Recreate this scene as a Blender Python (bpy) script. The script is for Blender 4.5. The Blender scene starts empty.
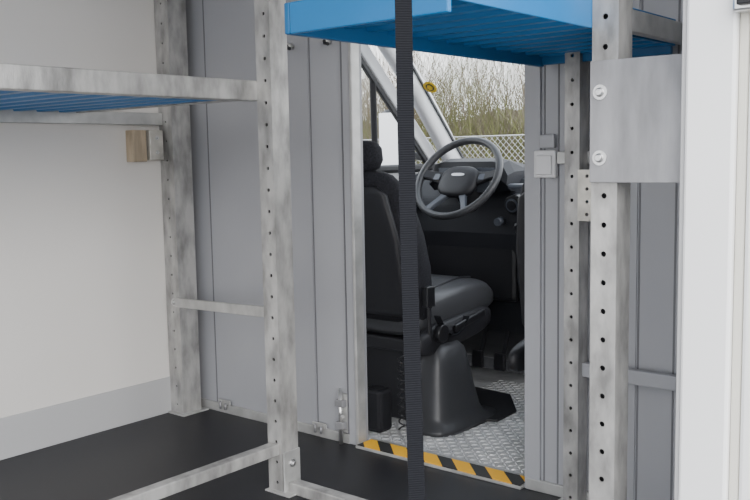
import bpy, bmesh, math, random
from mathutils import Vector, Matrix
random.seed(7)
S = bpy.context.scene
COL = S.collection

# ------------------------------------------------------------------ materials
def mat(name, col, rough=0.5, metal=0.0, nscale=0, namt=0.15, bump=0.0, bscale=80, spec=0.5, stretch=None, coat=0, detail=6, lo=.3, hi=.7):
    m = bpy.data.materials.new(name); m.use_nodes = True
    nt = m.node_tree; b = nt.nodes['Principled BSDF']
    b.inputs['Base Color'].default_value = (*col, 1)
    b.inputs['Roughness'].default_value = rough
    b.inputs['Metallic'].default_value = metal
    b.inputs['Specular IOR Level'].default_value = spec
    b.inputs['Coat Weight'].default_value = coat
    tc = nt.nodes.new('ShaderNodeTexCoord')
    src = tc.outputs['Object']
    if stretch:
        mp = nt.nodes.new('ShaderNodeMapping'); mp.inputs['Scale'].default_value = stretch
        nt.links.new(src, mp.inputs['Vector']); src = mp.outputs['Vector']
    if nscale:
        n = nt.nodes.new('ShaderNodeTexNoise'); n.inputs['Scale'].default_value = nscale
        n.inputs['Detail'].default_value = detail
        nt.links.new(src, n.inputs['Vector'])
        r = nt.nodes.new('ShaderNodeValToRGB')
        r.color_ramp.elements[0].position = lo; r.color_ramp.elements[1].position = hi
        r.color_ramp.elements[0].color = (*[max(0, c*(1-namt)) for c in col], 1)
        r.color_ramp.elements[1].color = (*[min(1, c*(1+namt)) for c in col], 1)
        nt.links.new(n.outputs['Fac'], r.inputs['Fac'])
        nt.links.new(r.outputs['Color'], b.inputs['Base Color'])
    if bump:
        n2 = nt.nodes.new('ShaderNodeTexNoise'); n2.inputs['Scale'].default_value = bscale
        nt.links.new(src, n2.inputs['Vector'])
        bp = nt.nodes.new('ShaderNodeBump'); bp.inputs['Strength'].default_value = bump
        bp.inputs['Distance'].default_value = 0.002
        nt.links.new(n2.outputs['Fac'], bp.inputs['Height'])
        nt.links.new(bp.outputs['Normal'], b.inputs['Normal'])
    return m

M = {}
M['wall'] = mat('wall_white_panel', (.69, .665, .635), .55, nscale=1.2, namt=.03)
M['skirt'] = mat('skirting_grey', (.44, .44, .445), .45)
M['bulk'] = mat('bulkhead_grey', (.335, .34, .36), .42, metal=.1, nscale=2, namt=.05)
M['bulk_d'] = mat('bulkhead_groove', (.13, .13, .14), .5)
M['alu'] = mat('galvanised_alu', (.345, .34, .33), .40, metal=.4, nscale=17, namt=.36, bump=.3, bscale=120, stretch=(1.3, 1.3, .55), detail=10, lo=.3, hi=.64)
M['alu2'] = mat('aluminium_profile', (.47, .47, .46), .36, metal=.5, nscale=14, namt=.18)
M['plate'] = mat('mounting_plate_alu', (.28, .28, .29), .42, metal=.4, nscale=7, namt=.24, stretch=(3,1,.8), detail=9)
M['blue'] = mat('blue_coated_steel', (.004, .145, .38), .38, nscale=3, namt=.08)
M['blue_d'] = mat('blue_coated_lip', (.003, .105, .27), .42)
M['floor'] = mat('cargo_floor_rubber', (.012, .012, .015), .42, nscale=200, namt=.5, bump=.3, bscale=400, spec=.35)
M['black'] = mat('black_plastic', (.017, .017, .020), .48, bump=.2, bscale=500, spec=.4)
M['black_g'] = mat('black_gloss', (.014, .014, .016), .28)
M['fabric'] = mat('seat_fabric', (.014, .014, .018), .85, nscale=150, namt=.5, bump=.4, bscale=300, spec=.3)
M['leather'] = mat('seat_leatherette', (.042, .043, .047), .40, bump=.25, bscale=250)
M['dash'] = mat('dashboard_plastic', (.022, .023, .028), .55, bump=.2, bscale=400, spec=.35)
M['cabtrim'] = mat('cab_light_trim', (.70, .71, .73), .5)
M['jamb'] = mat('jamb_white_paint', (.86, .86, .86), .28, coat=.3)
M['seal'] = mat('door_seal_cream', (.66, .64, .57), .5)
M['steel'] = mat('zinc_steel', (.62, .62, .62), .28, metal=.9)
M['strap'] = mat('webbing_charcoal', (.009, .0095, .012), .9, spec=.15)
M['tan'] = mat('bracket_block_tan', (.42, .34, .24), .5, metal=.15, nscale=30, namt=.35, stretch=(1,1,.2))
M['tread'] = mat('checker_plate_alu', (.64, .64, .64), .32, metal=.35, nscale=10, namt=.25)
M['switch'] = mat('switch_white', (.62, .62, .63), .4)
M['silver'] = mat('silver_badge', (.7, .7, .72), .3, metal=.8)
M['ground'] = mat('ground_gravel', (.30, .29, .27), .9, nscale=4, namt=.3)
M['twig'] = mat('twig_brown', (.17, .14, .105), .9, nscale=1.5, namt=.35, spec=.1)
M['twig2'] = mat('twig_olive', (.13, .135, .055), .9, nscale=1.5, namt=.35, spec=.1)
M['bank'] = mat('bank_scrub', (.19, .175, .13), .95, nscale=2.5, namt=.6, spec=.1)
M['fence'] = mat('fence_wire', (.40, .41, .42), .5, metal=.3)
M['yellow'] = mat('sticker_yellow', (.75, .50, .01), .5)
M['mat'] = mat('rubber_mat', (.012, .012, .014), .6)
M['cluster'] = mat('gauge_face', (.08, .09, .11), .3)
M['holed'] = mat('joint_plate_zinc', (.52, .50, .45), .38, metal=.5, nscale=20, namt=.25)

def strap_mat():
    m = M['strap']; nt = m.node_tree; b = nt.nodes['Principled BSDF']
    tc = nt.nodes.new('ShaderNodeTexCoord'); w = nt.nodes.new('ShaderNodeTexWave')
    w.bands_direction = 'Z'; w.inputs['Scale'].default_value = 90
    bp = nt.nodes.new('ShaderNodeBump'); bp.inputs['Strength'].default_value = .4; bp.inputs['Distance'].default_value = .002
    nt.links.new(tc.outputs['Object'], w.inputs['Vector']); nt.links.new(w.outputs['Fac'], bp.inputs['Height'])
    nt.links.new(bp.outputs['Normal'], b.inputs['Normal'])
strap_mat()

def hazard_mat():
    m = bpy.data.materials.new('hazard_tape'); m.use_nodes = True; nt = m.node_tree; b = nt.nodes['Principled BSDF']
    tc = nt.nodes.new('ShaderNodeTexCoord'); sp = nt.nodes.new('ShaderNodeSeparateXYZ')
    nt.links.new(tc.outputs['Object'], sp.inputs[0])
    a = nt.nodes.new('ShaderNodeMath'); a.operation = 'ADD'
    nt.links.new(sp.outputs['X'], a.inputs[0]); nt.links.new(sp.outputs['Y'], a.inputs[1])
    mu = nt.nodes.new('ShaderNodeMath'); mu.operation = 'MULTIPLY'; mu.inputs[1].default_value = 1/.13
    nt.links.new(a.outputs[0], mu.inputs[0])
    fr = nt.nodes.new('ShaderNodeMath'); fr.operation = 'FRACT'; nt.links.new(mu.outputs[0], fr.inputs[0])
    gt = nt.nodes.new('ShaderNodeMath'); gt.operation = 'GREATER_THAN'; gt.inputs[1].default_value = .46
    nt.links.new(fr.outputs[0], gt.inputs[0])
    mx = nt.nodes.new('ShaderNodeMix'); mx.data_type = 'RGBA'
    mx.inputs[6].default_value = (.02, .02, .02, 1); mx.inputs[7].default_value = (.82, .42, .01, 1)
    nt.links.new(gt.outputs[0], mx.inputs[0]); nt.links.new(mx.outputs[2], b.inputs['Base Color'])
    b.inputs['Roughness'].default_value = .6
    return m
M['hazard'] = hazard_mat()

def glass_mat():
    m = bpy.data.materials.new('window_glass'); m.use_nodes = True; nt = m.node_tree
    nt.nodes.clear()
    o = nt.nodes.new('ShaderNodeOutputMaterial'); t = nt.nodes.new('ShaderNodeBsdfTransparent')
    t.inputs[0].default_value = (.95, .97, .96, 1)
    g = nt.nodes.new('ShaderNodeBsdfGlossy'); g.inputs['Roughness'].default_value = .02
    mx = nt.nodes.new('ShaderNodeMixShader'); mx.inputs[0].default_value = .03
    nt.links.new(t.outputs[0], mx.inputs[1]); nt.links.new(g.outputs[0], mx.inputs[2]); nt.links.new(mx.outputs[0], o.inputs[0])
    return m
M['glass'] = glass_mat()

# ------------------------------------------------------------------ helpers
def empty(name):
    e = bpy.data.objects.new(name, None); COL.objects.link(e); e.empty_display_size = .1
    return e
def mk(name, verts, faces, m, parent=None, smooth=False, bevel=0, seg=2, origin=None):
    me = bpy.data.meshes.new(name)
    me.from_pydata([tuple(v) for v in verts], [], faces); me.update()
    bm = bmesh.new(); bm.from_mesh(me); bmesh.ops.recalc_face_normals(bm, faces=bm.faces); bm.to_mesh(me); bm.free()
    if isinstance(m, str): m = M[m]
    me.materials.append(m)
    o = bpy.data.objects.new(name, me); COL.objects.link(o)
    if smooth:
        for p in me.polygons: p.use_smooth = True
    if bevel:
        md = o.modifiers.new('bevel', 'BEVEL'); md.width = bevel; md.segments = seg; md.limit_method = 'ANGLE'
    if parent: o.parent = parent
    return o
BF = [(0,1,3,2),(4,6,7,5),(0,4,5,1),(2,3,7,6),(0,2,6,4),(1,5,7,3)]
def boxv(x0,x1,y0,y1,z0,z1):
    return [(x,y,z) for x in (x0,x1) for y in (y0,y1) for z in (z0,z1)]
def box(name, x0,x1,y0,y1,z0,z1, m, parent=None, bevel=.002):
    return mk(name, boxv(x0,x1,y0,y1,z0,z1), BF, m, parent, bevel=bevel)
def boxes(name, lst, m, parent=None, bevel=0):
    V=[];F=[]
    for b in lst:
        k=len(V); V+=boxv(*b); F+=[tuple(i+k for i in f) for f in BF]
    return mk(name, V, F, m, parent, bevel=bevel)
def bar(name, p, q, w, h, m, parent=None, bevel=.002, up=(0,0,1)):
    p=Vector(p); q=Vector(q); d=(q-p).normalized(); s=d.cross(Vector(up)).normalized(); u=s.cross(d)
    V=[]
    for e in (p,q):
        for a,b in ((-1,-1),(1,-1),(1,1),(-1,1)): V.append(e+s*a*w/2+u*b*h/2)
    return mk(name, V, [(0,1,2,3),(4,7,6,5),(0,4,5,1),(1,5,6,2),(2,6,7,3),(3,7,4,0)], m, parent, bevel=bevel)
def cyl(name, p, q, r, m, parent=None, n=20, r2=None, bevel=0):
    p=Vector(p); q=Vector(q); d=(q-p).normalized()
    a=Vector((0,0,1)) if abs(d.z)<.9 else Vector((1,0,0))
    s=d.cross(a).normalized(); u=s.cross(d); r2=r if r2 is None else r2
    V=[]
    for e,rr in ((p,r),(q,r2)):
        for i in range(n):
            t=2*math.pi*i/n; V.append(e+s*math.cos(t)*rr+u*math.sin(t)*rr)
    F=[(i,(i+1)%n,n+(i+1)%n,n+i) for i in range(n)]+[tuple(range(n-1,-1,-1)),tuple(range(n,2*n))]
    o=mk(name,V,F,m,parent,bevel=bevel)
    for pl in o.data.polygons:
        if len(pl.vertices)==4: pl.use_smooth=True
    return o
def prism_x(name, prof, x0, x1, m, parent=None, bevel=0, seg=3):
    n=len(prof); V=[(x0,y,z) for y,z in prof]+[(x1,y,z) for y,z in prof]
    F=[(i,(i+1)%n,n+(i+1)%n,n+i) for i in range(n)]+[tuple(range(n-1,-1,-1)),tuple(range(n,2*n))]
    return mk(name,V,F,m,parent,bevel=bevel,seg=seg)
def loft(name, rings, m, parent=None, cap=True, smooth=True):
    n=len(rings[0]); V=[v for r in rings for v in r]; F=[]
    for k in range(len(rings)-1):
        for i in range(n):
            j=(i+1)%n; F.append((k*n+i,k*n+j,(k+1)*n+j,(k+1)*n+i))
    if cap: F.append(tuple(range(n-1,-1,-1))); F.append(tuple((len(rings)-1)*n+i for i in range(n)))
    return mk(name,V,F,m,parent,smooth=smooth)
def sring(n, a, b, e=3.0):
    out=[]
    for i in range(n):
        t=2*math.pi*i/n; c=math.cos(t); s=math.sin(t)
        out.append((a*math.copysign(abs(c)**(2/e),c), b*math.copysign(abs(s)**(2/e),s)))
    return out
def tube(name, pts, r, m, parent=None, cyclic=False, smooth=True):
    cu=bpy.data.curves.new(name,'CURVE'); cu.dimensions='3D'; cu.bevel_depth=r; cu.bevel_resolution=3
    sp=cu.splines.new('POLY'); sp.points.add(len(pts)-1)
    for i,p in enumerate(pts): sp.points[i].co=(*p,1)
    sp.use_cyclic_u=cyclic; cu.materials.append(M[m] if isinstance(m,str) else m); cu.use_fill_caps=True
    o=bpy.data.objects.new(name,cu); COL.objects.link(o)
    if parent: o.parent=parent
    return o
def ribbon(name, pts, wvec, th, m, parent):
    V=[];F=[];w=Vector(wvec)
    for i,p in enumerate(pts):
        p=Vector(p); a=Vector(pts[max(i-1,0)]); b=Vector(pts[min(i+1,len(pts)-1)])
        t=(b-a).normalized(); nn=t.cross(w).normalized()*th
        V+=[p-w/2-nn/2,p+w/2-nn/2,p+w/2+nn/2,p-w/2+nn/2]
    n=len(pts)-1
    for i in range(n):
        for j in range(4):
            k=(j+1)%4; F.append((4*i+j,4*i+k,4*i+4+k,4*i+4+j))
    F+=[(0,1,2,3),(4*n+3,4*n+2,4*n+1,4*n)]
    return mk(name,V,F,m,parent)

def holed_plate(name, org, ux, uz, nrm, w, pitch, n, r, th, m, parent, hx=0.0):
    org=Vector(org); ux=Vector(ux); uz=Vector(uz); nrm=Vector(nrm)
    V=[];F=[]
    hw=w/2; hh=pitch/2
    angs=sorted(set([2*math.pi*i/16 for i in range(16)]+[math.atan2(sz*hh,sx*hw-hx)%(2*math.pi) for sx in(-1,1) for sz in(-1,1)]))
    for c in range(n):
        cz=pitch*(c+.5); k=len(V); N=len(angs)
        outer=[];inner=[]
        for t in angs:
            ct=math.cos(t);st=math.sin(t)
            L=1e9
            if abs(ct)>1e-6: L=min(L,((hw-hx) if ct>0 else (hw+hx))/abs(ct))
            if abs(st)>1e-6: L=min(L,hh/abs(st))
            outer.append((hx+ct*L,cz+st*L)); inner.append((hx+ct*r,cz+st*r))
        for off in (0,-th):
            for a in (outer,inner):
                for (x,z) in a: V.append(org+ux*x+uz*z+nrm*off)
        for i in range(N):
            j=(i+1)%N
            F.append((k+i,k+j,k+N+j,k+N+i)); F.append((k+2*N+i,k+3*N+i,k+3*N+j,k+2*N+j))
            F.append((k+N+i,k+N+j,k+3*N+j,k+3*N+i))
            if abs(abs(outer[i][0])-hw)<1e-6 and abs(abs(outer[j][0])-hw)<1e-6: F.append((k+i,k+2*N+i,k+2*N+j,k+j))
    return mk(name,V,F,m,parent)

def post(parent, name, x0,x1,y0,y1,z1, pitch=.062, r=.0064, z0=0.0, hx=0.0):
    n=int((z1-z0)/pitch); pitch=(z1-z0)/n
    holed_plate(name+'_face',((x0+x1)/2,y0,z0),(1,0,0),(0,0,1),(0,-1,0),x1-x0,pitch,n,r,.004,'alu',parent,hx=hx)
    boxes(name+'_channel',[(x1-.004,x1,y0+.004,y1,z0,z1),(x0,x0+.004,y0+.004,y1,z0,z1),(x0+.004,x0+.016,y1-.004,y1,z0,z1),(x1-.016,x1-.004,y1-.004,y1,z0,z1)],'alu',parent)
    box(name+'_hole_shade',x0+.005,x1-.005,y0+.018,y0+.020,z0,z1,'black',parent,bevel=0)  # black sheet behind the holes, stands in for shade inside the post

def bolt(parent, name, p, d, r=.012):
    p=Vector(p); d=Vector(d).normalized()
    cyl(name+'_washer',p,p+d*.003,r*1.25,'steel',parent)
    cyl(name+'_head',p+d*.003,p+d*.011,r*.8,'steel',parent,n=24,r2=r*.55,bevel=.001)

# ------------------------------------------------------------------ room shell (cargo body)
XL,XR=-2.92,-.66
YB=2.34
DL=-2.015
DR=-1.347
box('floor',XL,-.56,-2.0,YB+.06,-.06,0,'floor',bevel=0)
box('wall_left',XL-.06,XL,-2.0,YB+.06,-.06,2.1,'wall',bevel=0)
box('baseboard_left',XL,XL+.006,-2.0,YB-.002,0,.145,'skirt',bevel=.001)
box('ceiling',XL-.06,-.56,-2.0,YB+.06,2.1,2.15,'wall',bevel=0)
e=empty('wall_right')
box('front_section',XR,-.565,1.75,YB+.06,-.06,2.1,'jamb',e,bevel=.006)
box('rear_section',XR,-.565,-2.0,-.9,-.06,2.1,'jamb',e,bevel=.006)
box('header',XR,-.565,-.9,1.75,1.98,2.1,'jamb',e,bevel=.004)
e=empty('trim_1')
box('rubber_seal',-.565,-.545,1.765,1.82,-.1,2.15,'seal',e,bevel=.006)
box('outer_skin',-.545,-.50,1.76,2.45,-.1,2.15,'jamb',e,bevel=.008)
box('inner_lip',XR-.010,XR,1.757,1.80,0,2.1,'skirt',e,bevel=.002)
e=empty('door_latch_keeper')
box('keeper_body',-.566,-.50,1.725,1.76,1.27,1.315,'steel',e,bevel=.005)
box('keeper_tongue',-.555,-.51,1.712,1.726,1.28,1.295,'black',e,bevel=.003)

# bulkhead
e=empty('wall_front')
box('panel_left',XL,DL-.045,YB,YB+.045,0,2.1,'bulk',e,bevel=0)
box('panel_right',DR,XR,YB,YB+.045,0,2.1,'bulk',e,bevel=0)
box('panel_header',DL-.045,DR,YB,YB+.045,1.9,2.1,'bulk',e,bevel=0)
gro=[]
for x in (-2.78,-2.44,-2.36,-2.22,-1.29,-1.245,-1.0,-.90,-.78):
    gro.append((x-.0025,x+.0025,YB-.0015,YB+.002,0.03,2.1))
gro.append((DL-.0535,DL-.049,YB-.0085,YB+.002,0.01,1.9))
boxes('panel_grooves',gro,'bulk_d',e)
boxes('panel_ribs',[(x-.018,x-.006,YB-.004,YB,0.03,2.1) for x in (-2.36,-2.22,-1.0,-.78)],'bulk',e)
box('base_profile_left',XL+.02,DL-.045,YB-.012,YB,.0,.035,'alu2',e,bevel=.002)
box('base_profile_right',DR,XR,YB-.012,YB,.0,.035,'alu2',e,bevel=.002)
e=empty('trim_2')
box('jamb_left',DL-.048,DL-.016,YB-.008,YB+.06,0,1.9,'bulk',e,bevel=.002)
box('jamb_left_edge',DL-.012,DL,YB-.014,YB+.03,0,1.9,'alu2',e,bevel=.003)
box('jamb_left_gap',DL-.016,DL-.012,YB-.004,YB+.03,0,1.9,'bulk_d',e,bevel=0)
box('jamb_right',DR-.005,DR+.047,YB-.010,YB+.06,0,1.9,'bulk',e,bevel=.002)
box('jamb_head',DL-.05,DR+.047,YB-.008,YB+.06,1.9,1.95,'alu2',e,bevel=.002)
e=empty('door_threshold')
box('sill_plate',DL,DR-.006,YB-.032,YB+.07,0,.010,'alu2',e,bevel=.002)
hz=mk('hazard_strip',boxv(-.325,.325,-.038,.038,0,.0025),BF,'hazard',e); hz.location=(-1.684,YB+.010,.0105)
e=empty('door_bolt')
bx=-2.088
box('bolt_plate',bx-.02,bx+.02,YB-.014,YB-.001,.04,.18,'alu2',e,bevel=.002)
cyl('bolt_rod',(bx,YB-.024,.0),(bx,YB-.024,.20),.007,'steel',e)
box('bolt_guide_top',bx-.02,bx+.02,YB-.034,YB-.012,.135,.16,'plate',e,bevel=.003)
box('bolt_guide_low',bx-.02,bx+.02,YB-.034,YB-.012,.055,.08,'plate',e,bevel=.003)
cyl('bolt_handle',(bx,YB-.024,.11),(bx+.035,YB-.05,.11),.006,'steel',e)
for i,x in enumerate((-2.72,-2.20)):
    e=empty('door_floor_guide')
    box('guide_plate',x-.035,x+.035,YB-.018,YB-.012,.035,.055,'alu2',e,bevel=.002)
    cyl('guide_pin',(x-.012,YB-.027,.02),(x-.012,YB-.027,.05),.005,'plate',e)
    cyl('guide_pin_2',(x+.018,YB-.027,.02),(x+.018,YB-.027,.045),.005,'plate',e)

# ------------------------------------------------------------------ racks
def corrugated(name, x0,x1,y0,y1,z, m, parent, pitch=.05, h=.010, th=.003):
    prof=[];y=y0
    while y<y1-.001:
        for dy,dz in ((0,0),(.3,0),(.42,h),(.88,h),(1.0,0)):
            yy=min(y+dy*pitch,y1); 
            if not prof or yy>prof[-1][0]+1e-6: prof.append((yy,z+dz))
        y+=pitch
    n=len(prof); V=[]
    for x in (x0,x1):
        V+=[(x,yy,zz) for yy,zz in prof]+[(x,yy,zz+th) for yy,zz in prof]
    F=[]
    for i in range(n-1):
        F.append((i,i+1,2*n+i+1,2*n+i)); F.append((n+i,3*n+i,3*n+i+1,n+i+1))
        F.append((i,n+i,n+i+1,i+1)); F.append((2*n+i,2*n+i+1,3*n+i+1,3*n+i))
    return mk(name,V,F,m,parent)

rl=empty('storage_rack')
post(rl,'front_post',-1.970,-1.910,1.85,1.92,2.1,hx=.006,r=.0056)
post(rl,'front_post_rear',-1.970,-1.910,-.6,-.53,2.1)
post(rl,'wall_post',-2.915,-2.835,2.21,2.30,2.1,pitch=.075,r=.005)
box('front_post_foot',-1.975,-1.87,1.835,1.93,0,.006,'alu2',rl)
box('front_post_foot_bracket',-1.908,-1.902,1.85,1.92,.0,.13,'alu2',rl)
bolt(rl,'foot_bolt',(-1.902,1.885,.09),(1,0,0),.010)
box('wall_post_foot',-2.92,-2.81,2.19,2.32,0,.006,'alu2',rl)
zs=1.185
box('shelf_front_rail',-1.99,-1.970,-.55,1.86,zs,zs+.058,'alu',rl,bevel=.003)
box('shelf_front_rail_lip',-2.02,-1.99,-.55,1.86,zs,zs+.004,'alu',rl,bevel=0)
box('shelf_back_rail',-2.918,-2.89,-.55,2.21,zs-.035,zs+.012,'alu2',rl,bevel=.003)
box('shelf_end_rail',-2.89,-1.99,1.83,1.86,zs+.004,zs+.05,'alu',rl,bevel=.002)
corrugated('shelf_deck',-2.89,-2.0,-.53,1.83,zs+.004,'blue',rl,pitch=.085,h=.020)
box('floor_rail',-1.955,-1.92,-.55,1.85,.12,.155,'alu',rl,bevel=.003)
bar('cross_brace',(-2.85,2.205,.455),(-1.95,1.90,.545),.012,.035,'alu2',rl)
bolt(rl,'brace_bolt',(-2.86,2.205,.455),(0,-1,0),.012)
box('floor_cross_rail',-1.90,-.89,1.865,1.905,.0,.035,'alu',rl,bevel=.003)
e=empty('wall_bracket')
box('bracket_block',XL,XL+.05,2.055,2.115,1.01,1.13,'tan',e,bevel=.003)
box('bracket_block_side',XL,XL+.06,2.122,2.185,1.015,1.13,'holed',e,bevel=.003)
for z in (1.045,1.10):
    bolt(e,'bracket_screw',(XL+.06,2.155,z),(1,0,0),.006)

rr=empty('storage_rack')
post(rr,'outer_post',-.892,-.832,1.825,1.895,2.1)
post(rr,'inner_post',-1.19,-1.145,2.27,2.325,2.1,pitch=.065,r=.005)
box('inner_post_foot',-1.22,-1.13,2.26,2.335,0,.006,'alu2',rr)
box('outer_post_foot',-.92,-.80,1.81,1.91,0,.006,'alu2',rr)
zr=1.285
Y0=1.285
corrugated('shelf_deck',-1.27,-.90,Y0+.012,2.30,zr,'blue',rr,pitch=.075,h=.018)
box('shelf_inner_lip',-1.285,-1.27,Y0,2.30,zr-.026,zr+.035,'blue_d',rr,bevel=.003)
box('shelf_end_lip',-1.27,-.893,Y0,Y0+.012,zr-.026,zr+.035,'blue',rr,bevel=.003)
box('shelf_far_lip',-1.27,-.90,2.285,2.30,zr-.022,zr+.03,'blue_d',rr,bevel=.002)
box('shelf_outer_lip',-.90,-.893,Y0+.012,2.30,zr-.002,zr+.065,'blue',rr,bevel=.002)
box('shelf_outer_rail',-.885,-.86,1.898,2.30,zr+.0,zr+.05,'alu2',rr,bevel=.003)
box('mounting_plate',-.892,XR-.001,1.816,1.824,.952,1.212,'plate',rr,bevel=.001)
bolt(rr,'plate_bolt_1',(-.868,1.816,1.145),(0,-1,0),.013)
bolt(rr,'plate_bolt_2',(-.868,1.816,1.005),(0,-1,0),.013)
box('low_cross_rail',-1.145,XR,2.29,2.315,.385,.425,'bulk',rr,bevel=.003)
holed_plate('joint_plate',(-1.118,2.262,.83),(1,0,0),(0,0,1),(0,-1,0),.055,.035,4,.005,.004,'holed',rr)
box('upper_tie',-1.24,-.90,2.318,2.336,.985,1.02,'alu2',rr,bevel=.002)

e=empty('light_switch')
box('switch_box',-1.315,-1.245,YB-.022,YB-.001,.945,1.025,'switch',e,bevel=.005)
box('switch_rocker',-1.305,-1.255,YB-.028,YB-.021,.955,1.01,'switch',e,bevel=.003)
box('switch_clip',-1.30,-1.25,YB-.02,YB-.001,1.03,1.07,'bulk',e,bevel=.004)
e=empty('catch_hook')
cyl('hook_base',(-1.20,YB-.002,1.255),(-1.20,YB-.03,1.255),.012,'steel',e)
tube('hook_arm',[(-1.20,YB-.03,1.255),(-1.19,YB-.05,1.235),(-1.18,YB-.055,1.215),(-1.165,YB-.05,1.22)],.005,'steel',e)
for xx in (-2.30,-2.12):
    e=empty('catch_hook')
    cyl('hook_base',(xx,YB-.002,1.41),(xx,YB-.03,1.41),.010,'alu2',e)
    tube('hook_arm',[(xx,YB-.03,1.41),(xx+.02,YB-.05,1.40),(xx+.04,YB-.055,1.395)],.006,'black',e)

# strap
e=empty('lashing_strap')
V=[];F=[]
n=40
for i in range(n+1):
    t=i/n; z=1.98-t*1.93
    x=-.806+.020*t+.002*math.sin(t*9); y=1.035+.010*t
    w=.0125
    a=math.radians(40+10*math.sin(t*3))
    dx,dy=math.cos(a)*w,math.sin(a)*w
    V+=[(x-dx,y-dy,z),(x+dx,y+dy,z),(x+dx-.001,y+dy+.0015,z),(x-dx-.001,y-dy+.0015,z)]
for i in range(n):
    for j in range(4):
        k=(j+1)%4; F.append((4*i+j,4*i+k,4*i+4+k,4*i+4+j))
F+=[(0,1,2,3),(4*n+3,4*n+2,4*n+1,4*n)]
mk('webbing',V,F,'strap',e)
box('strap_anchor',-.83,-.66,1.02,1.05,1.975,1.99,'steel',e,bevel=.003)
box('strap_floor_anchor',-.82,-.76,1.02,1.07,0,.05,'steel',e,bevel=.004)

# ------------------------------------------------------------------ cab
CF=-.05
e=empty('cab_floor')
box('checker_plate_base',-2.78,-.80,YB+.07,3.75,CF-.03,CF,'tread',e,bevel=0)
box('step_riser',DL,DR,YB+.045,YB+.07,CF,0.0,'tread',e,bevel=0)
V=[];F=[]
ix=0
y=YB+.09
while y<3.6:
    x=-2.2;iy=0
    while x<-1.2:
        o=((ix+iy)%2)
        L,W,H=.015,.0052,.0036
        a=math.radians(45 if o else -45); c,s_=math.cos(a),math.sin(a)
        k=len(V)
        for (p,q,h) in ((-L,0,0),(0,-W,0),(L,0,0),(0,W,0),(-L*.5,0,H),(0,-W*.4,H),(L*.5,0,H),(0,W*.4,H)):
            V.append((x+p*c-q*s_,y+p*s_+q*c,CF+h+.0001))
        F+=[(k,k+1,k+5,k+4),(k+1,k+2,k+6,k+5),(k+2,k+3,k+7,k+6),(k+3,k,k+4,k+7),(k+4,k+5,k+6,k+7)]
        x+=.028;iy+=1
    y+=.028;ix+=1
mk('checker_plate_studs',V,F,'tread',e)
e=empty('rubber_floor_mat')
mk('mat_sheet',[(x,y,z) for z in (CF+.002,CF+.012) for x,y in ((-1.93,2.96),(-1.86,3.0),(-1.87,3.16),(-2.02,3.36),(-2.6,3.42),(-2.6,3.0),(-2.1,2.96))],
   [tuple(range(7)),tuple(range(13,6,-1))]+[(i,(i+1)%7,7+(i+1)%7,7+i) for i in range(7)],'mat',e,bevel=.003)

e=empty('cab_body')
XC=-2.78
box('back_panel_left',XC,DL-.055,YB+.062,YB+.075,CF,1.85,'cabtrim',e,bevel=0)
box('back_panel_right',-1.30,-.80,YB+.062,YB+.075,CF,1.85,'cabtrim',e,bevel=0)
box('cab_roof',XC-.03,-.77,YB+.062,3.32,1.80,1.84,'cabtrim',e,bevel=0)
for sx,nm in ((XC,'left'),(-.83,'right')):
    L = nm=='left'
    box('b_pillar_'+nm,sx,sx+.05,YB+.075,2.62,.9,1.80,'cabtrim',e,bevel=.01)
    rings=[]
    for y,z in ((4.00,.90),(3.93,.985),(3.80,1.13),(3.62,1.32),(3.44,1.49),(3.30,1.61),(3.16,1.69),(2.95,1.73),(2.45,1.74)):
        x=(sx+.075 if L else sx-.03)+(.02 if L else -.02)*(z-.9)/.8
        tw=.060
        ring=[]
        for a,b in sring(20,.034,tw,3):
            ring.append((x+a,y+b*.70,z+b*.72) if y>3.2 else (x+a,y+b*.2,z+b))
        rings.append(ring)
    loft('a_pillar_'+nm,rings,'cabtrim',e)
    xt=sx+.115 if L else sx-.07
    bar('pillar_seal_'+nm,(xt,3.99,.965),(xt+(.02 if L else -.02),3.29,1.665),.008,.014,'black',e)
box('windscreen_header',XC,-.77,3.16,3.30,1.64,1.80,'cabtrim',e,bevel=.02)
box('firewall',XC,-.77,3.98,4.02,-.3,.94,'dash',e,bevel=0)
box('side_sill_right',-.80,-.77,YB+.07,4.0,-.3,.9,'dash',e,bevel=0)
prism_x('bonnet',[(4.02,.55),(4.02,.90),(4.35,.78),(4.6,.55)],XC,-.77,'jamb',e,bevel=.03)
e=empty('door_1')
box('door_card',XC-.03,XC+.03,2.55,3.95,-.1,.955,'dash',e,bevel=.02)
box('door_card_light',XC+.028,XC+.034,2.65,3.8,.55,.93,'skirt',e,bevel=.003)
box('door_top_sill',XC-.03,XC+.05,2.60,3.90,.935,.97,'black',e,bevel=.01)
bar('sash_rear',(XC,2.66,.96),(XC+.03,2.66,1.64),.07,.07,'cabtrim',e,bevel=.01)
bar('sash_top',(XC+.03,2.64,1.625),(XC+.04,3.16,1.60),.04,.09,'cabtrim',e,bevel=.01)
bar('sash_front',(XC+.04,3.14,1.61),(XC+.005,3.86,.97),.035,.07,'cabtrim',e,bevel=.01)
bar('seal_rear',(XC+.01,2.705,.96),(XC+.035,2.705,1.59),.022,.03,'black',e,bevel=.004)
bar('seal_top',(XC+.04,2.70,1.575),(XC+.045,3.12,1.555),.02,.022,'black',e,bevel=.004)
bar('seal_front',(XC+.045,3.11,1.565),(XC+.012,3.79,.965),.02,.028,'black',e,bevel=.004)
bar('quarter_light_bar',(XC+.012,3.36,.97),(XC+.03,3.33,1.38),.03,.025,'black',e,bevel=.006)
box('armrest',XC+.03,XC+.10,2.75,3.4,.60,.66,'black',e,bevel=.02)
mk('window_1',[(XC,2.66,.97),(XC,3.80,.97),(XC+.035,3.16,1.60),(XC+.03,2.66,1.62)],[(0,1,2,3)],'glass')
mk('window_2',[(XC+.09,4.0,.94),(-.86,4.0,.94),(-.90,3.26,1.665),(XC+.12,3.26,1.665)],[(0,1,2,3)],'glass')
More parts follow.
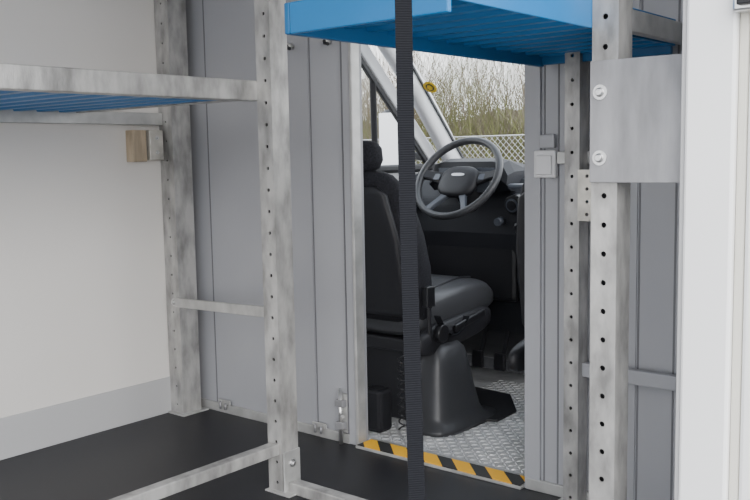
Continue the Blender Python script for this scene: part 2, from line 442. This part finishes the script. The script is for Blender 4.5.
e=empty('windscreen_wiper')
bar('wiper_arm',(-2.3,4.03,.95),(-1.7,3.99,1.01),.012,.012,'black',e)
bar('wiper_blade',(-2.05,4.01,.98),(-1.45,3.985,1.04),.008,.014,'black',e)
e=empty('windscreen_sticker')
def wsy(z): return 4.0-(z-.94)*(.74/.725)
zc=1.345; pc=Vector((-2.60,wsy(zc),zc)); nn=Vector((0,-.71,-.74)).normalized()
cyl('sticker_disc',pc+nn*.004,pc+nn*.006,.036,'yellow',e,n=32)
cyl('sticker_centre',pc+nn*.006,pc+nn*.0075,.022,'black',e,n=32)
cyl('sticker_text',pc+nn*.0075,pc+nn*.009,.017,'yellow',e,n=6)
e=empty('side_mirror')
loft('mirror_housing',[[(XC-.20+a,3.78+yy,1.10+b) for a,b in sring(24,.09*k,.16*k,3.5)] for yy,k in ((-.03,.9),(-.02,1),(.03,1),(.07,.7),(.08,.4))],'black',e)
box('mirror_glass',XC-.275,XC-.125,3.745,3.749,.96,1.24,'silver',e,bevel=.001)
bar('mirror_arm',(XC-.13,3.79,1.02),(XC+.0,3.82,1.0),.03,.04,'black',e,bevel=.01)

# dashboard
e=empty('dashboard')
prof=[(3.56,.20),(3.50,.45),(3.44,.66),(3.46,.80),(3.56,.90),(3.66,.935),(3.95,.94),(3.97,.0),(3.75,.0),(3.66,.1)]
prism_x('dash_body',prof,-2.74,-.82,'dash',e,bevel=.03,seg=4)
hood=[]
for t,xx in ((0,-2.50),(.1,-2.47),(.3,-2.42),(.5,-2.29),(.7,-2.16),(.9,-2.11),(1,-2.08)):
    h=(.05 if .05<t<.95 else .0)+(.012 if .25<t<.75 else 0)
    hood.append([(xx,3.47,.85),(xx,3.43,.88+h*.4),(xx,3.44,.92+h),(xx,3.50,.935+h),(xx,3.62,.94+h*.6),(xx,3.72,.93),(xx,3.70,.85)])
loft('instrument_hood',hood,'dash',e,smooth=False)
mk('instrument_panel',boxv(-2.44,-2.14,-.003,.003,-.055,.055),BF,'cluster',e).location=(0,3.427,.90)
for i,xx in enumerate((-2.38,-2.20)):
    cyl('gauge_%d'%i,(xx,3.424,.90),(xx,3.416,.895),.045,'silver',e,n=28)
    cyl('gauge_face_%d'%i,(xx,3.416,.895),(xx,3.412,.894),.040,'cluster',e,n=28)
loft('centre_stack',[[(-1.86+a,yy,.62+b) for a,b in sring(24,.15*k,.24*k,6)] for yy,k in ((3.6,1),(3.42,1),(3.39,.97),(3.38,.9))],'dash',e)
box('radio',-1.95,-1.77,3.365,3.385,.72,.80,'black_g',e,bevel=.004)
for i,xx in enumerate((-2.62,-2.04,-1.78)):
    cyl('vent_%d'%i,(xx,3.47,.80),(xx,3.41,.79),.042,'black_g',e,n=24,bevel=.004)
    cyl('vent_ring_%d'%i,(xx,3.414,.791),(xx,3.407,.79),.030,'cluster',e,n=24)
    cyl('vent_core_%d'%i,(xx,3.408,.79),(xx,3.402,.789),.022,'black_g',e,n=24)
box('knee_panel',-2.55,-2.05,3.46,3.50,.35,.62,'black',e,bevel=.02)
box('dash_shelf',-2.06,-1.66,3.40,3.46,.86,.885,'cluster',e,bevel=.01)
cyl('ignition',(-2.11,3.44,.72),(-2.11,3.40,.715),.018,'cluster',e)
cyl('gear_lever',(-1.93,3.41,.55),(-1.93,3.30,.68),.010,'black',e)
loft('gear_knob',[[(-1.93+a,3.30+b-.02*k,.67+k*.05) for a,b in sring(16,.022*w,.022*w,2)] for k,w in ((0,.6),(.3,1),(.8,1.1),(1.1,.7))],'black_g',e)
for i,xx in enumerate((-2.42,-2.28,-2.16)):
    bar('pedal_%d'%i,(xx,3.62,.30),(xx,3.52,.06),.02,.012,'black',e)
    box('pedal_pad_%d'%i,xx-.03,xx+.03,3.49,3.51,.02,.10,'black',e,bevel=.006)

# steering wheel
sw=empty('steering_wheel')
C=Vector((-2.29,3.36,.912)); th=math.radians(36)
N=Vector((0,-math.cos(th),math.sin(th))); U=Vector((0,math.sin(th),math.cos(th))); X=Vector((1,0,0))
def P(a,b,c=0): return C+X*a+U*b+N*c
R=.205
V=[];F=[];n1,n2=64,14
for i in range(n1):
    t=2*math.pi*i/n1
    for j in range(n2):
        q=2*math.pi*j/n2; rr_=R+.0165*math.cos(q); V.append(P(math.cos(t)*rr_,math.sin(t)*rr_,.018*math.sin(q)))
for i in range(n1):
    for j in range(n2):
        F.append((i*n2+j,((i+1)%n1)*n2+j,((i+1)%n1)*n2+(j+1)%n2,i*n2+(j+1)%n2))
mk('rim',V,F,'leather',sw,smooth=True)
rings=[]
for c,k in ((-.055,.6),(-.045,.85),(-.02,1),(-.005,.97),(.003,.85),(.007,.55)):
    rings.append([P(a*k,(b-.012)*k,c) for a,b in sring(32,.100,.080,3.0)])
loft('hub_pad',rings,'black',sw)
def spoke(nm,a0,w0,w1,mm='black'):
    d=Vector((math.cos(a0),math.sin(a0))); s=Vector((-d.y,d.x)); rings=[]
    for r,w,c in ((.06,w0,-.022),(.11,(w0+w1)/2*.85,-.018),(.16,w1*.85,-.008),(.20,w1,0)):
        rings.append([P(d.x*r+s.x*q*w,d.y*r+s.y*q*w,c+v*.010) for q,v in ((-1,-1),(-1,.6),(-.8,1),(.8,1),(1,.6),(1,-1))])
    loft(nm,rings,mm,sw,smooth=False)
spoke('spoke_left',math.radians(174),.042,.024)
spoke('spoke_right',math.radians(6),.042,.024)
spoke('spoke_low_left',math.radians(240),.022,.014,'cluster')
spoke('spoke_low_right',math.radians(300),.022,.014,'cluster')
loft('badge',[[P(a,b+.012,c) for a,b in sring(20,.034,.0075,3)] for c in (.006,.0095)],'silver',sw,smooth=False)
for sx in(-1,1):
    loft('buttons_%d'%sx,[[P(sx*.122+a,.008+b,c) for a,b in sring(16,.018,.016,4)] for c in (-.008,-.003)],'cluster',sw,smooth=False)
cyl('column',P(0,-.005,-.05),P(0,-.02,-.26),.055,'black',sw,r2=.07,bevel=.01)
for sx in (-1,1):
    cyl('stalk_%d'%sx,P(sx*.04,.02,-.09),P(sx*.20,.05,-.075),.008,'black',sw,r2=.011)

# seats
def seat(name, cx, hw=.25, driver=True):
    s=empty(name)
    nn=40
    def back_ring(cy,cz,w,d,tilt,bol,e=3.2):
        out=[]
        for a,b in sring(nn,w,d,e):
            f=(abs(a)/w)**3
            yy = b + (bol*f if b>0 else 0) - (0 if b>0 else -.02*f)
            out.append((cx+a,cy+yy,cz-yy*tilt))
        return out
    rings=[]
    for z,cy,w,d,bol in ((.36,2.78,.20,.05,.0),(.38,2.775,.235,.075,.01),(.45,2.76,.25,.085,.03),(.60,2.73,.25,.085,.045),(.72,2.70,.245,.08,.045),(.84,2.675,.23,.072,.03),(.91,2.66,.205,.062,.015),(.945,2.652,.175,.05,.0),(.96,2.65,.13,.03,0)):
        rings.append(back_ring(cy,z,w*hw/.25,d,.15,bol))
    loft('backrest',rings,'fabric',s)
    rings=[]
    for z,cy,w in ((.40,2.70,.20),(.43,2.695,.225),(.7,2.645,.22),(.87,2.61,.19),(.90,2.60,.15)):
        rings.append([(cx+a,cy+b,z) for a,b in sring(24,w*hw/.25,.022,4)])
    loft('rear_shell',rings,'black',s)
    rings=[]
    for z,w,d in ((.955,.09,.03),(.97,.12,.045),(1.0,.135,.052),(1.045,.13,.05),(1.068,.11,.04),(1.076,.07,.02)):
        rings.append([(cx+a,2.645+b,z) for a,b in sring(28,w,d,3)])
    loft('headrest',rings,'fabric',s)
    for sx in (-.05,.05): cyl('headrest_stem_%+d'%int(sx*100),(cx+sx,2.65,.93),(cx+sx,2.645,.98),.006,'steel',s)
    rings=[]
    for y,w,h,cz,bol in ((2.74,.19,.04,.37,0),(2.76,.23,.065,.37,.02),(2.85,.25,.085,.38,.035),(3.0,.26,.085,.395,.035),(3.12,.26,.085,.41,.028),(3.22,.255,.078,.41,.015),(3.28,.235,.058,.405,0),(3.30,.19,.03,.40,0)):
        r=[]
        for a,b in sring(nn,w*hw/.25,h,3.2):
            f=(abs(a)/(w*hw/.25))**3
            r.append((cx+a,y,cz+b+(bol*f if b>0 else 0)))
        rings.append(r)
    loft('cushion',rings,'leather',s)
    for sx in (-1,1):
        tube('welt_%d'%sx,[(cx+sx*hw*.62,y,z) for y,z in ((2.86,.467),(3.0,.484),(3.12,.499),(3.22,.491))],.004,'black',s)
    for sx in (-1,1):
        xx=cx+sx*(hw+.012)
        rings=[]
        for q,k in ((-.022,.92),(-.014,1),(.010,1),(.022,.88)):
            rings.append([(xx+q,2.94+a*k,.315+b*k+(a*.10)) for a,b in sring(28,.26,.055,3.4)])
        loft('side_valance_%d'%sx,rings,'black',s)
    box('seat_frame',cx-hw*.85,cx+hw*.85,2.74,3.14,.245,.30,'black',s,bevel=.01)
    px0 = cx-.20 if driver else cx+.02
    box('pedestal_frame',px0,cx+.20,2.80,3.05,CF,.25,'black',s,bevel=.01)
    if driver:
        mx=cx+.275; rings=[]
        for z,x0,x1,y0,y1 in ((CF,mx-.11,mx+.115,2.69,3.13),(CF+.018,mx-.11,mx+.112,2.695,3.12),(CF+.030,mx-.10,mx+.085,2.72,3.06),(CF+.06,mx-.10,mx+.075,2.73,3.04),(.10,mx-.09,mx+.062,2.745,3.01),(.20,mx-.08,mx+.050,2.76,2.985),(.255,mx-.07,mx+.038,2.775,2.965),(.28,mx-.06,mx+.015,2.80,2.94),(.286,mx-.04,mx-.01,2.83,2.91)):
            rings.append([((x0+x1)/2+a,(y0+y1)/2+b,z) for a,b in sring(40,(x1-x0)/2,(y1-y0)/2,3.6)])
        loft('pedestal_cover',rings,'leather',s)
        xx=cx+hw+.034
        cyl('recliner_knob',(xx,2.80,.33),(xx+.03,2.80,.33),.035,'black_g',s,bevel=.005)
        bar('height_lever',(xx+.01,2.90,.33),(xx+.02,3.10,.37),.014,.03,'black_g',s,bevel=.006)
        bar('belt_buckle_stalk',(xx-.01,2.76,.30),(xx,2.74,.46),.014,.03,'black',s,bevel=.004)
        box('belt_buckle',xx-.014,xx+.014,2.715,2.765,.44,.52,'black_g',s,bevel=.005)
        ribbon('seat_belt',[(xx+.01,2.78+.20*t,.40-.30*t*(1-t)-.03*t) for t in [i/16 for i in range(17)]],(.03,0,0),.003,'strap',s)
        tube('spiral_cable',[(cx+.21+.014*math.cos(i*1.1),2.66+.014*math.sin(i*1.1),.26-.006*i) for i in range(50)],.003,'black_g',s)
        box('belt_reel_cover',cx+.06,cx+.15,2.60,2.68,CF,.12,'black',s,bevel=.015)
    return s
seat('driver_seat',-2.29)
seat('passenger_seat',-1.345,driver=False)

# ------------------------------------------------------------------ outside
mk('ground',[(-60,-40,-.78),(40,-40,-.78),(40,60,-.78),(-60,60,-.78)],[(0,1,2,3)],'ground')
V=[];F=[];nx,ny=140,16
for j in range(ny+1):
    for i in range(nx+1):
        x=-40+i*.33; y=16+j*.4
        z=-.775+ (2.5*math.sin(min(1,j/8)*math.pi/2))+(random.uniform(-.10,.14)+.20*math.sin(i*.31)+.10*math.sin(i*.83))*(j>0)
        V.append((x,y+random.uniform(-.1,.1),z))
for j in range(ny):
    for i in range(nx): F.append((j*(nx+1)+i,j*(nx+1)+i+1,(j+1)*(nx+1)+i+1,(j+1)*(nx+1)+i))
mk('scrub_bank',V,F,'bank',smooth=True)
def thicket(name, count, x0,x1,y0,y1,hmin,hmax,m,seed,rb=.012):
    rnd=random.Random(seed); V=[];F=[]
    def seg(p,q,r0,r1):
        d=(q-p).normalized(); a=Vector((0,1,0)) if abs(d.y)<.9 else Vector((1,0,0)); s=d.cross(a).normalized(); u=s.cross(d); k=len(V)
        for e_,r in ((p,r0),(q,r1)):
            for t in (0,2.094,4.189): V.append(e_+s*math.cos(t)*r+u*math.sin(t)*r)
        F.extend([(k,k+1,k+4,k+3),(k+1,k+2,k+5,k+4),(k+2,k,k+3,k+5)])
    def grow(p,d,L,r,lv):
        steps=3
        for i in range(steps):
            d=(d+Vector((rnd.uniform(-.25,.25),rnd.uniform(-.25,.25),rnd.uniform(-.08,.22)))).normalized()
            q=p+d*L/steps; seg(p,q,r,r*.75); p=q; r*=.75
            if lv<2:
                for _ in range(2):
                    dd=(d+Vector((rnd.uniform(-.9,.9),rnd.uniform(-.9,.9),rnd.uniform(-.2,.7)))).normalized()
                    grow(p,dd,L*.45,r*.65,lv+1)
    for _ in range(count):
        x=rnd.uniform(x0,x1); y=rnd.uniform(y0,y1)
        grow(Vector((x,y,-.775)),Vector((rnd.uniform(-.2,.2),rnd.uniform(-.2,.2),1)).normalized(),rnd.uniform(hmin,hmax),rb,0)
    return mk(name,V,F,m)
thicket('bare_hedge',680,-15,-3.5,10.6,13.0,1.9,2.9,'twig',3,.016)
thicket('bare_hedge',460,-15,-3.5,10.2,12.0,1.3,2.5,'twig2',5,.015)
fe=empty('chain_link_fence')
V=[];F=[]
def wire(p,q,r):
    p=Vector(p);q=Vector(q);d=(q-p).normalized();s=d.cross(Vector((0,1,0))).normalized();u=Vector((0,1,0));k=len(V)
    for e_ in (p,q):
        for t in (0,2.094,4.189): V.append(e_+s*math.cos(t)*r+u*math.sin(t)*r)
    F.extend([(k,k+1,k+4,k+3),(k+1,k+2,k+5,k+4),(k+2,k,k+3,k+5)])
fx0,fx1,fz0,fz1,fy=-11,-3,-.75,1.20,8.2
H=fz1-fz0; x=fx0-H
while x<fx1:
    a=max(x,fx0); b=min(x+H,fx1)
    if b>a:
        wire((a,fy,fz0+(a-x)),(b,fy,fz0+(b-x)),.0020)
        wire((a,fy+.004,fz1-(a-x)),(b,fy+.004,fz1-(b-x)),.0020)
    x+=.07
mk('mesh',V,F,'fence',fe)
for x in [fx0+.6+2*i for i in range(4)]: cyl('fence_post_%d'%int((x-fx0)/2),(x,fy+.04,-.78),(x,fy+.04,1.24),.022,'fence',fe)
cyl('fence_top_wire',(fx0,fy,fz1),(fx1,fy,fz1),.005,'fence',fe)

# ------------------------------------------------------------------ world + light
w=bpy.data.worlds.new('overcast_sky'); S.world=w; w.use_nodes=True; nt=w.node_tree
bg=nt.nodes['Background']
tc=nt.nodes.new('ShaderNodeTexCoord'); sp=nt.nodes.new('ShaderNodeSeparateXYZ'); rp=nt.nodes.new('ShaderNodeValToRGB')
nt.links.new(tc.outputs['Generated'],sp.inputs[0]); nt.links.new(sp.outputs['Z'],rp.inputs['Fac'])
rp.color_ramp.elements[0].color=(.97,.98,1,1); rp.color_ramp.elements[1].color=(.80,.87,1,1)
nt.links.new(rp.outputs['Color'],bg.inputs['Color']); bg.inputs['Strength'].default_value=4.3
l=bpy.data.lights.new('hazy_sun','SUN'); l.energy=3.6; l.angle=math.radians(60); l.color=(1,.96,.9)
lo=bpy.data.objects.new('hazy_sun',l); COL.objects.link(lo)
lo.rotation_euler=Vector((-.75,.55,-.55)).to_track_quat('-Z','Y').to_euler()

# ------------------------------------------------------------------ camera
f=900; yaw=math.radians(39.6); pt=math.atan(95/900); r=.018
h=Vector((-math.sin(yaw),math.cos(yaw),0)); s=Vector((math.cos(yaw),math.sin(yaw),0)); z=Vector((0,0,1))
Fw=h*math.cos(pt)-z*math.sin(pt); U0=h*math.sin(pt)+z*math.cos(pt)
Rr=s*math.cos(r)-U0*math.sin(r); Uu=U0*math.cos(r)+s*math.sin(r)
cam=bpy.data.cameras.new('camera'); co=bpy.data.objects.new('camera',cam); COL.objects.link(co)
m=Matrix((Rr,Uu,-Fw)).transposed().to_4x4(); m.translation=(0,0,1.02)
co.matrix_world=m; cam.lens=f/750*36; cam.sensor_width=36; cam.clip_start=.02
S.camera=co
